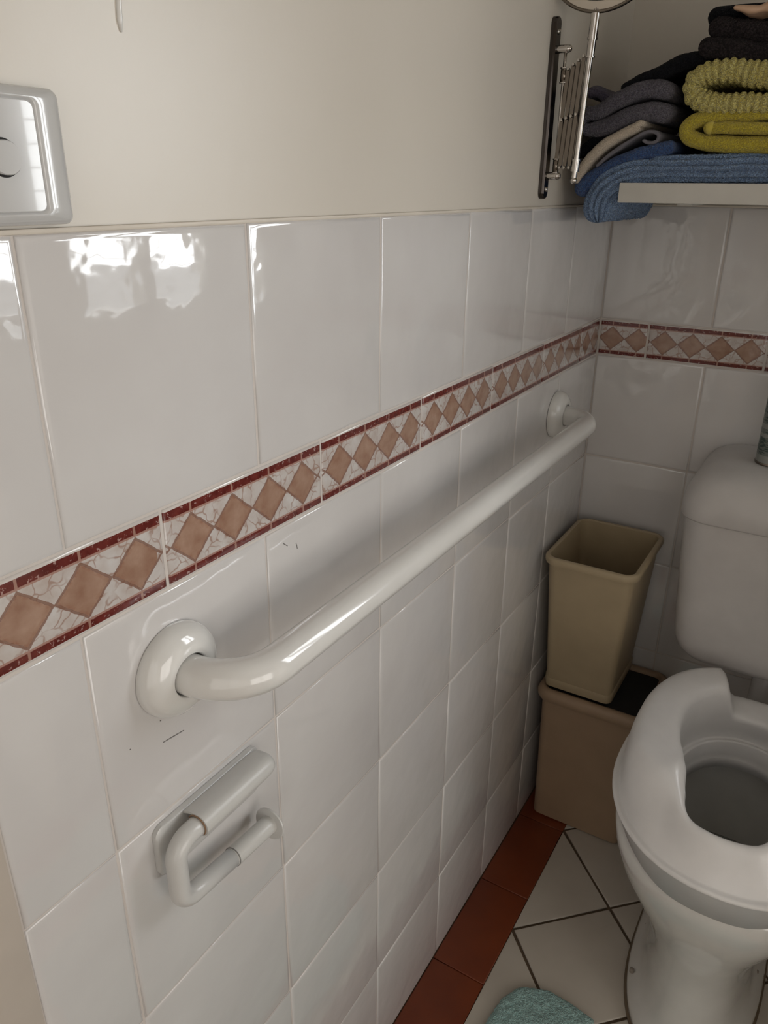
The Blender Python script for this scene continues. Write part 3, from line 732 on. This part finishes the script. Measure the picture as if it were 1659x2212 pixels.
# flat black sheet filling the open bin just below its rim
box('black_fill', (.024, -.192, .330), (.219, -.027, .3345), 'bin_fill', lb, bev=.002)
ub = empty('waste_bin', (.095, -.145, .345), 'smaller open beige plastic bin set on top of the larger one', 'bin', 'plastic bins stacked in the corner')
ub_parts = []
ROT = math.radians(-2.0)
a = bin_shell('bin_body', .3445, .655, (.0880, -.1080), (.0650, .0800), (.0975, -.1440), (.0790, .1035), .012, .020, .0028, 'bin', ub)
bulge_rim('bin_rim', .657, (.0975, -.1440), (.0795, .1040), .018, [(.0, -.012), (.0035, -.0125), (.0048, -.009), (.0048, -.003), (.0035, .0), (.0, .0015), (-.0040, .0008), (-.0050, -.003), (-.003, -.008)], 'bin', ub, bow=.06)
bulge_rim('base_band', .3450, (.0880, -.1080), (.0655, .0805), .0125, [(-.004, 0), (.0018, .001), (.0034, .012), (.0034, .0240), (.0012, .0275), (-.003, .0280)], 'bin', ub)

# ------------------------------------------------------------------ toilet
TX = .4045
to = empty('toilet', (TX, -.33, 0), 'white toilet with plastic cistern against the back wall', 'toilet')
def sup(c, hx, yf, yb, z_, n=72, e=2.3, eb=3.0, yc=None):
    """egg ring: front half tip at yf, back half to yb"""
    yc = (yf+yb)/2 if yc is None else yc; out = []
    for k in range(n):
        a = 2*PI*k/n; cx_, sy = math.cos(a), math.sin(a)
        ee = e if sy < 0 else eb
        x = hx*math.copysign(abs(cx_)**(2/ee), cx_); y = (yc-yf if sy < 0 else yb-yc)*math.copysign(abs(sy)**(2/ee), sy)
        out.append((c+x, yc+y, z_))
    return out
R = [sup(TX, .098, -.575, -.135, .0006), sup(TX, .1065, -.580, -.130, .003), sup(TX, .1068, -.580, -.130, .012), sup(TX, .1035, -.576, -.133, .022, e=2.4),
     sup(TX, .0950, -.568, -.14, .031), sup(TX, .0865, -.558, -.15, .046), sup(TX, .0825, -.552, -.155, .08), sup(TX, .082, -.548, -.16, .12), sup(TX, .085, -.551, -.16, .155),
     sup(TX, .096, -.562, -.165, .20), sup(TX, .113, -.580, -.17, .245), sup(TX, .133, -.602, -.18, .29), sup(TX, .150, -.620, -.19, .33), sup(TX, .160, -.632, -.19, .365),
     sup(TX, .163, -.636, -.19, .392), sup(TX, .158, -.631, -.195, .401), sup(TX, .135, -.600, -.22, .402), sup(TX, .122, -.585, -.245, .394),
     sup(TX, .118, -.580, -.255, .36), sup(TX, .108, -.565, -.265, .31), sup(TX, .085, -.52, -.28, .24), sup(TX, .06, -.46, -.30, .19), sup(TX, .04, -.42, -.32, .17)]
loft('pan', R, 'china', to)
loft('water', [sup(TX, .078, -.505, -.285, .2255), sup(TX, .070, -.49, -.29, .226)], 'water', to)
loft('sealant', [sup(TX, .1065, -.580, -.130, .0006), sup(TX, .1105, -.584, -.128, .0008), sup(TX, .1100, -.5835, -.128, .0022), sup(TX, .1055, -.579, -.131, .004)], 'sealant', to, True, True)
for x, y in ((-.0905, -.362), (-.0915, -.466), (.0925, -.356)):
    lathe('bolt_cap', [(.0042, -.004), (.0040, .0012), (.0026, .0026), (.0001, .0030)], (TX+x, y, .0315), (0, 0, 1), 'capbrown', to, n=16)
def cis(hx, y0, y1, z_, r=.055, n=12):
    hy = (y1-y0)/2; cy = (y0+y1)/2; out = []
    for cx_, c2, a0, rr_ in ((hx, hy, 0, .006), (-hx, hy, PI/2, .006), (-hx, -hy, PI, r), (hx, -hy, 3*PI/2, r)):
        for k in range(n+1):
            a = a0+PI/2*k/n
            out.append((TX+cx_-math.copysign(rr_, cx_)+rr_*math.cos(a), cy+c2-math.copysign(rr_, c2)+rr_*math.sin(a), z_))
    return out
CB = BY-.003
R = [cis(.105, -.150, CB, .4860, .03), cis(.125, -.172, CB, .4875, .04), cis(.142, -.183, CB, .4935, .045), cis(.1545, -.190, CB, .5050, .05), cis(.1615, -.193, CB, .522, .05), cis(.1650, -.195, CB, .545, .05), cis(.1690, -.197, CB, .60, .05),
     cis(.1745, -.200, CB, .68, .05), cis(.1790, -.203, CB, .760, .05), cis(.1790, -.203, CB, .7615, .05)]
loft('cistern', R, 'cistern', to, angle=60)
R = [cis(.1780, -.201, CB, .7625, .05), cis(.1835, -.2065, CB, .7628, .052), cis(.1850, -.208, CB, .7655, .052), cis(.1850, -.2075, CB, .785, .052), cis(.1820, -.204, CB, .805, .054),
     cis(.1750, -.196, CB, .823, .054), cis(.1630, -.183, CB, .838, .054), cis(.1470, -.166, CB, .8475, .05), cis(.1250, -.145, CB, .8520, .045), cis(.09, -.11, CB, .8530, .035)]
loft('cistern_lid', R, 'cistern', to)
lathe('flush_button', [(.022, .8525), (.022, .856), (.019, .858), (.0001, .8585)], (TX+.01, -.105, 0), (0, 0, 1), 'cistern', to)
tube('flush_pipe', fillet([(TX, -.10, .49), (TX, -.10, .36), (TX, -.20, .36)], .03, 8), .022, 'cistern', to)

# raised seat
rs = empty('raised_toilet_seat', (TX, -.43, .402), 'thick white raised toilet seat resting on the toilet bowl', 'toilet seat')
YC = -.425
def sm(a, b_, x):
    t = max(0, min(1, (x-a)/(b_-a))); return t*t*(3-2*t)
NA = 160
def out_r(a, off=0):
    c, s = math.cos(a), math.sin(a)
    if s < 0: ax, ay, e = .1735, .2200, 2.15
    else: ax, ay, e = .1735, .2150, 2.45
    ax += off; ay += off
    r = (abs(c/ax)**e+abs(s/ay)**e)**(-1/e); return r
IN_PTS = [(0, -.290), (.030, -.294), (.058, -.308), (.080, -.338), (.092, -.385), (.0895, -.435), (.0760, -.480), (.0640, -.515), (.0570, -.548), (.0500, -.575), (.0360, -.590), (.018, -.596), (0, -.598)]
_tab = sorted([(math.atan2(abs(x), -(y-YC)), math.hypot(x, y-YC)) for x, y in IN_PTS])      # angle measured from the front
def in_r(a, off=0):
    t = abs((a-1.5*PI+PI) % (2*PI)-PI)
    for k in range(len(_tab)-1):
        if t <= _tab[k+1][0]+1e-9: break
    def g(i): return _tab[max(0, min(len(_tab)-1, i))][1]
    f = (t-_tab[k][0])/(_tab[k+1][0]-_tab[k][0]); f = max(0, min(1, f))
    r0, r1 = g(k), g(k+1); m0 = (g(k+1)-g(k-1))/2 if k > 0 else 0; m1 = (g(k+2)-g(k))/2 if k+2 < len(_tab) else 0
    return (2*f**3-3*f*f+1)*r0+(f**3-2*f*f+f)*m0+(-2*f**3+3*f*f)*r1+(f**3-f*f)*m1+off
def rid_r(a, off=0):
    c, s = math.cos(a), math.sin(a); ax, ay, e = .098+off, (.150 if s < 0 else .145)+off, 2.2
    return (abs(c/ax)**e+abs(s/ay)**e)**(-1/e)
def dev(a, ref): return abs((a-ref+PI) % (2*PI)-PI)
def pt(a, r, z_): return (TX+r*math.cos(a), YC+r*math.sin(a), z_)
rings = []
angs = [2*PI*k/NA for k in range(NA)]
fr = [1-sm(math.radians(12), math.radians(40), dev(a, 1.5*PI)) for a in angs]
bk = [1-sm(math.radians(12), math.radians(20), dev(a, .5*PI)) for a in angs]
zt = [.532-.031*f-.052*b_ for f, b_ in zip(fr, bk)]
skirt = [.012+.030*(1-sm(math.radians(10), math.radians(50), dev(a, 1.5*PI))) for a in angs]
def add(fn): rings.append([fn(i, a) for i, a in enumerate(angs)])
add(lambda i, a: pt(a, out_r(a, -.0085), .441-skirt[i]))
add(lambda i, a: pt(a, out_r(a, -.0055), .440-skirt[i]))
add(lambda i, a: pt(a, out_r(a, -.0045), .436))
add(lambda i, a: pt(a, out_r(a, -.0005), .4375))
add(lambda i, a: pt(a, out_r(a, .0008), .4405))
add(lambda i, a: pt(a, out_r(a, -.0002), .4435))
add(lambda i, a: pt(a, out_r(a, -.0035), .4452))
add(lambda i, a: pt(a, out_r(a, -.0070), .4452))
add(lambda i, a: pt(a, out_r(a, -.0088), .4470))
frb = [1-sm(math.radians(15), math.radians(62), dev(a, 1.5*PI)) for a in angs]
side = [(.01, .18), (.03, .45), (.07, .72), (.12, .88), (.19, .965), (.30, .995), (.44, 1.0), (.60, 1.0), (.76, .985), (.87, .955), (.95, .90), (.985, .80)]
frnt = [(.02, .03), (.10, .12), (.22, .28), (.35, .49), (.46, .69), (.56, .86), (.64, .95), (.72, .99), (.80, 1.0), (.88, .97), (.95, .89), (.99, .75)]
for (u0, z0), (u1, z1) in zip(side, frnt):
    ring = []
    for i, a in enumerate(angs):
        f = frb[i]; u = u0*(1-f)+u1*f; zf = z0*(1-f)+z1*f; ro = out_r(a, -.0090)
        ring.append(pt(a, ro+(in_r(a)-ro)*u, .447+(zt[i]-.447)*zf))
    rings.append(ring)
add(lambda i, a: pt(a, in_r(a, .0005), .446+(zt[i]-.446)*.60))
add(lambda i, a: pt(a, max(in_r(a, .002), rid_r(a, .004)*.5+in_r(a)*.5), .450))
add(lambda i, a: pt(a, rid_r(a, .004), .428))
add(lambda i, a: pt(a, rid_r(a, .0015), .4235))
add(lambda i, a: pt(a, rid_r(a, -.0015), .4255))
add(lambda i, a: pt(a, rid_r(a, -.0045), .4255))
add(lambda i, a: pt(a, rid_r(a, -.0060), .4230))
add(lambda i, a: pt(a, rid_r(a, -.006), .400))
add(lambda i, a: pt(a, rid_r(a, -.008), .376))
add(lambda i, a: pt(a, rid_r(a, -.0105), .376))
add(lambda i, a: pt(a, rid_r(a, -.004), .402))
add(lambda i, a: pt(a, rid_r(a, .012), .4045))
add(lambda i, a: pt(a, out_r(a, -.020), .4045+.01))
loft('seat_shell', rings, 'seat', rs, cyc=True)

# spray can
ca = empty('spray_can', (.3395, -.100, .8535), 'grey-green aerosol can standing on the cistern lid', 'spray can')
def can_material():
    m, nt, b = new_mat('can_print'); tc = N(nt, 'ShaderNodeTexCoord'); sp = N(nt, 'ShaderNodeSeparateXYZ'); nt.links.new(tc.outputs['Object'], sp.inputs[0])
    v = coords(nt, (90, 90, 420), rand=False); n1 = noisef(nt, v, 1.0, 2)
    z_ = sp.outputs[2]
    def bandm(lo, hi): return mathn(nt, 'MULTIPLY', mathn(nt, 'GREATER_THAN', z_, lo), mathn(nt, 'LESS_THAN', z_, hi))
    ZB = .8535
    txt = mathn(nt, 'GREATER_THAN', n1, .52)
    blk = mathn(nt, 'GREATER_THAN', noisef(nt, coords(nt, (40, 40, 30), rand=False), 1, 0), .44)
    bands = mathn(nt, 'ADD', mathn(nt, 'ADD', bandm(ZB+.016, ZB+.046), bandm(ZB+.052, ZB+.060)), bandm(ZB+.068, ZB+.16))
    f = mathn(nt, 'MULTIPLY', bands, mathn(nt, 'MULTIPLY_ADD', txt, .5, .5))
    nt.links.new(mixc(nt, f, (.30, .31, .29), (.055, .085, .078)), b.inputs['Base Color'])
    b.inputs['Roughness'].default_value = .3; b.inputs['Metallic'].default_value = .3
    return m
M['can'] = can_material()
cz = .8532
lathe('can_body', [(.0262, cz+.0035), (.0262, cz+.15), (.0255, cz+.154), (.019, cz+.162), (.0001, cz+.163)], (.3395, -.100, 0), (0, 0, 1), 'can', ca, n=48)
lathe('base_rim', [(.0240, cz), (.0270, cz), (.0275, cz+.002), (.0268, cz+.0040), (.0250, cz+.0040)], (.3395, -.100, 0), (0, 0, 1), 'darkchrome', ca, n=48)
lathe('cap', [(.0185, cz+.160), (.0185, cz+.188), (.015, cz+.193), (.0001, cz+.194)], (.3395, -.100, 0), (0, 0, 1), 'plastic', ca, n=32)

# ------------------------------------------------------------------ bath mat
def mat_outline():
    pts = [(.150, -.585), (.158, -.575), (.170, -.570), (.198, -.558), (.240, -.560), (.285, -.568)]
    pts += [(TX+.128*math.cos(a), -.600-.080*math.sin(a)) for a in [PI-(PI*k/14) for k in range(15)]]
    pts += [(.55, -.575), (.64, -.578), (.66, -.60), (.665, -.80), (.66, -1.02), (.64, -1.045), (.40, -1.05), (.16, -1.045), (.135, -1.03), (.128, -.95), (.125, -.70), (.135, -.615)]
    return pts
mo = mat_outline()
bm = bmesh.new()
v0 = [bm.verts.new((x, y, .0006)) for x, y in mo]; f = bm.faces.new(v0)
bmesh.ops.recalc_face_normals(bm, faces=bm.faces)
me_ = bpy.data.meshes.new('tmp'); bm.to_mesh(me_); bm.free()
def inside(p, poly):
    c = False
    for i in range(len(poly)):
        a, b_ = poly[i], poly[i-1]
        if (a[1] > p[1]) != (b_[1] > p[1]) and p[0] < (b_[0]-a[0])*(p[1]-a[1])/(b_[1]-a[1])+a[0]: c = not c
    return c
def edge_d(p, poly):
    best = 9
    for i in range(len(poly)):
        a = Vector(poly[i]); b_ = Vector(poly[i-1]); e = b_-a; t = max(0, min(1, (Vector(p)-a).dot(e)/e.length_squared)); best = min(best, (a+e*t-Vector(p)).length)
    return best
gs = .0028; vs = []; idx = {}; fs = []
nx_ = int(.56/gs); ny_ = int(.51/gs)
keep = {}
for i in range(nx_+1):
    for j in range(ny_+1):
        p = (.12+i*gs, -1.06+j*gs)
        if inside(p, mo):
            d = edge_d(p, mo); hgt = .013*math.sqrt(max(0, 1-(1-min(1, d/.010))**2))
            q = Vector((p[0], p[1], 0))
            hgt += (noise.noise(q*150)*.0022+noise.noise(q*60)*.0018)*min(1, d/.006)
            idx[(i, j)] = len(vs); vs.append((p[0]+noise.noise(q*200+Vector((5, 0, 0)))*.001, p[1]+noise.noise(q*200)*.001, max(.0015, hgt)))
for (i, j), a in idx.items():
    b_, c, d = idx.get((i+1, j)), idx.get((i+1, j+1)), idx.get((i, j+1))
    if b_ is not None and c is not None and d is not None: fs.append((a, b_, c, d))
bpy.data.meshes.remove(me_)
me = mesh('bath_mat', vs, fs); me.shade_smooth()
bmat = link('bath_mat', me, 't_mat', smooth=False)
tag(bmat, 'aqua shaggy bath mat on the floor in front of the toilet', 'bath mat')
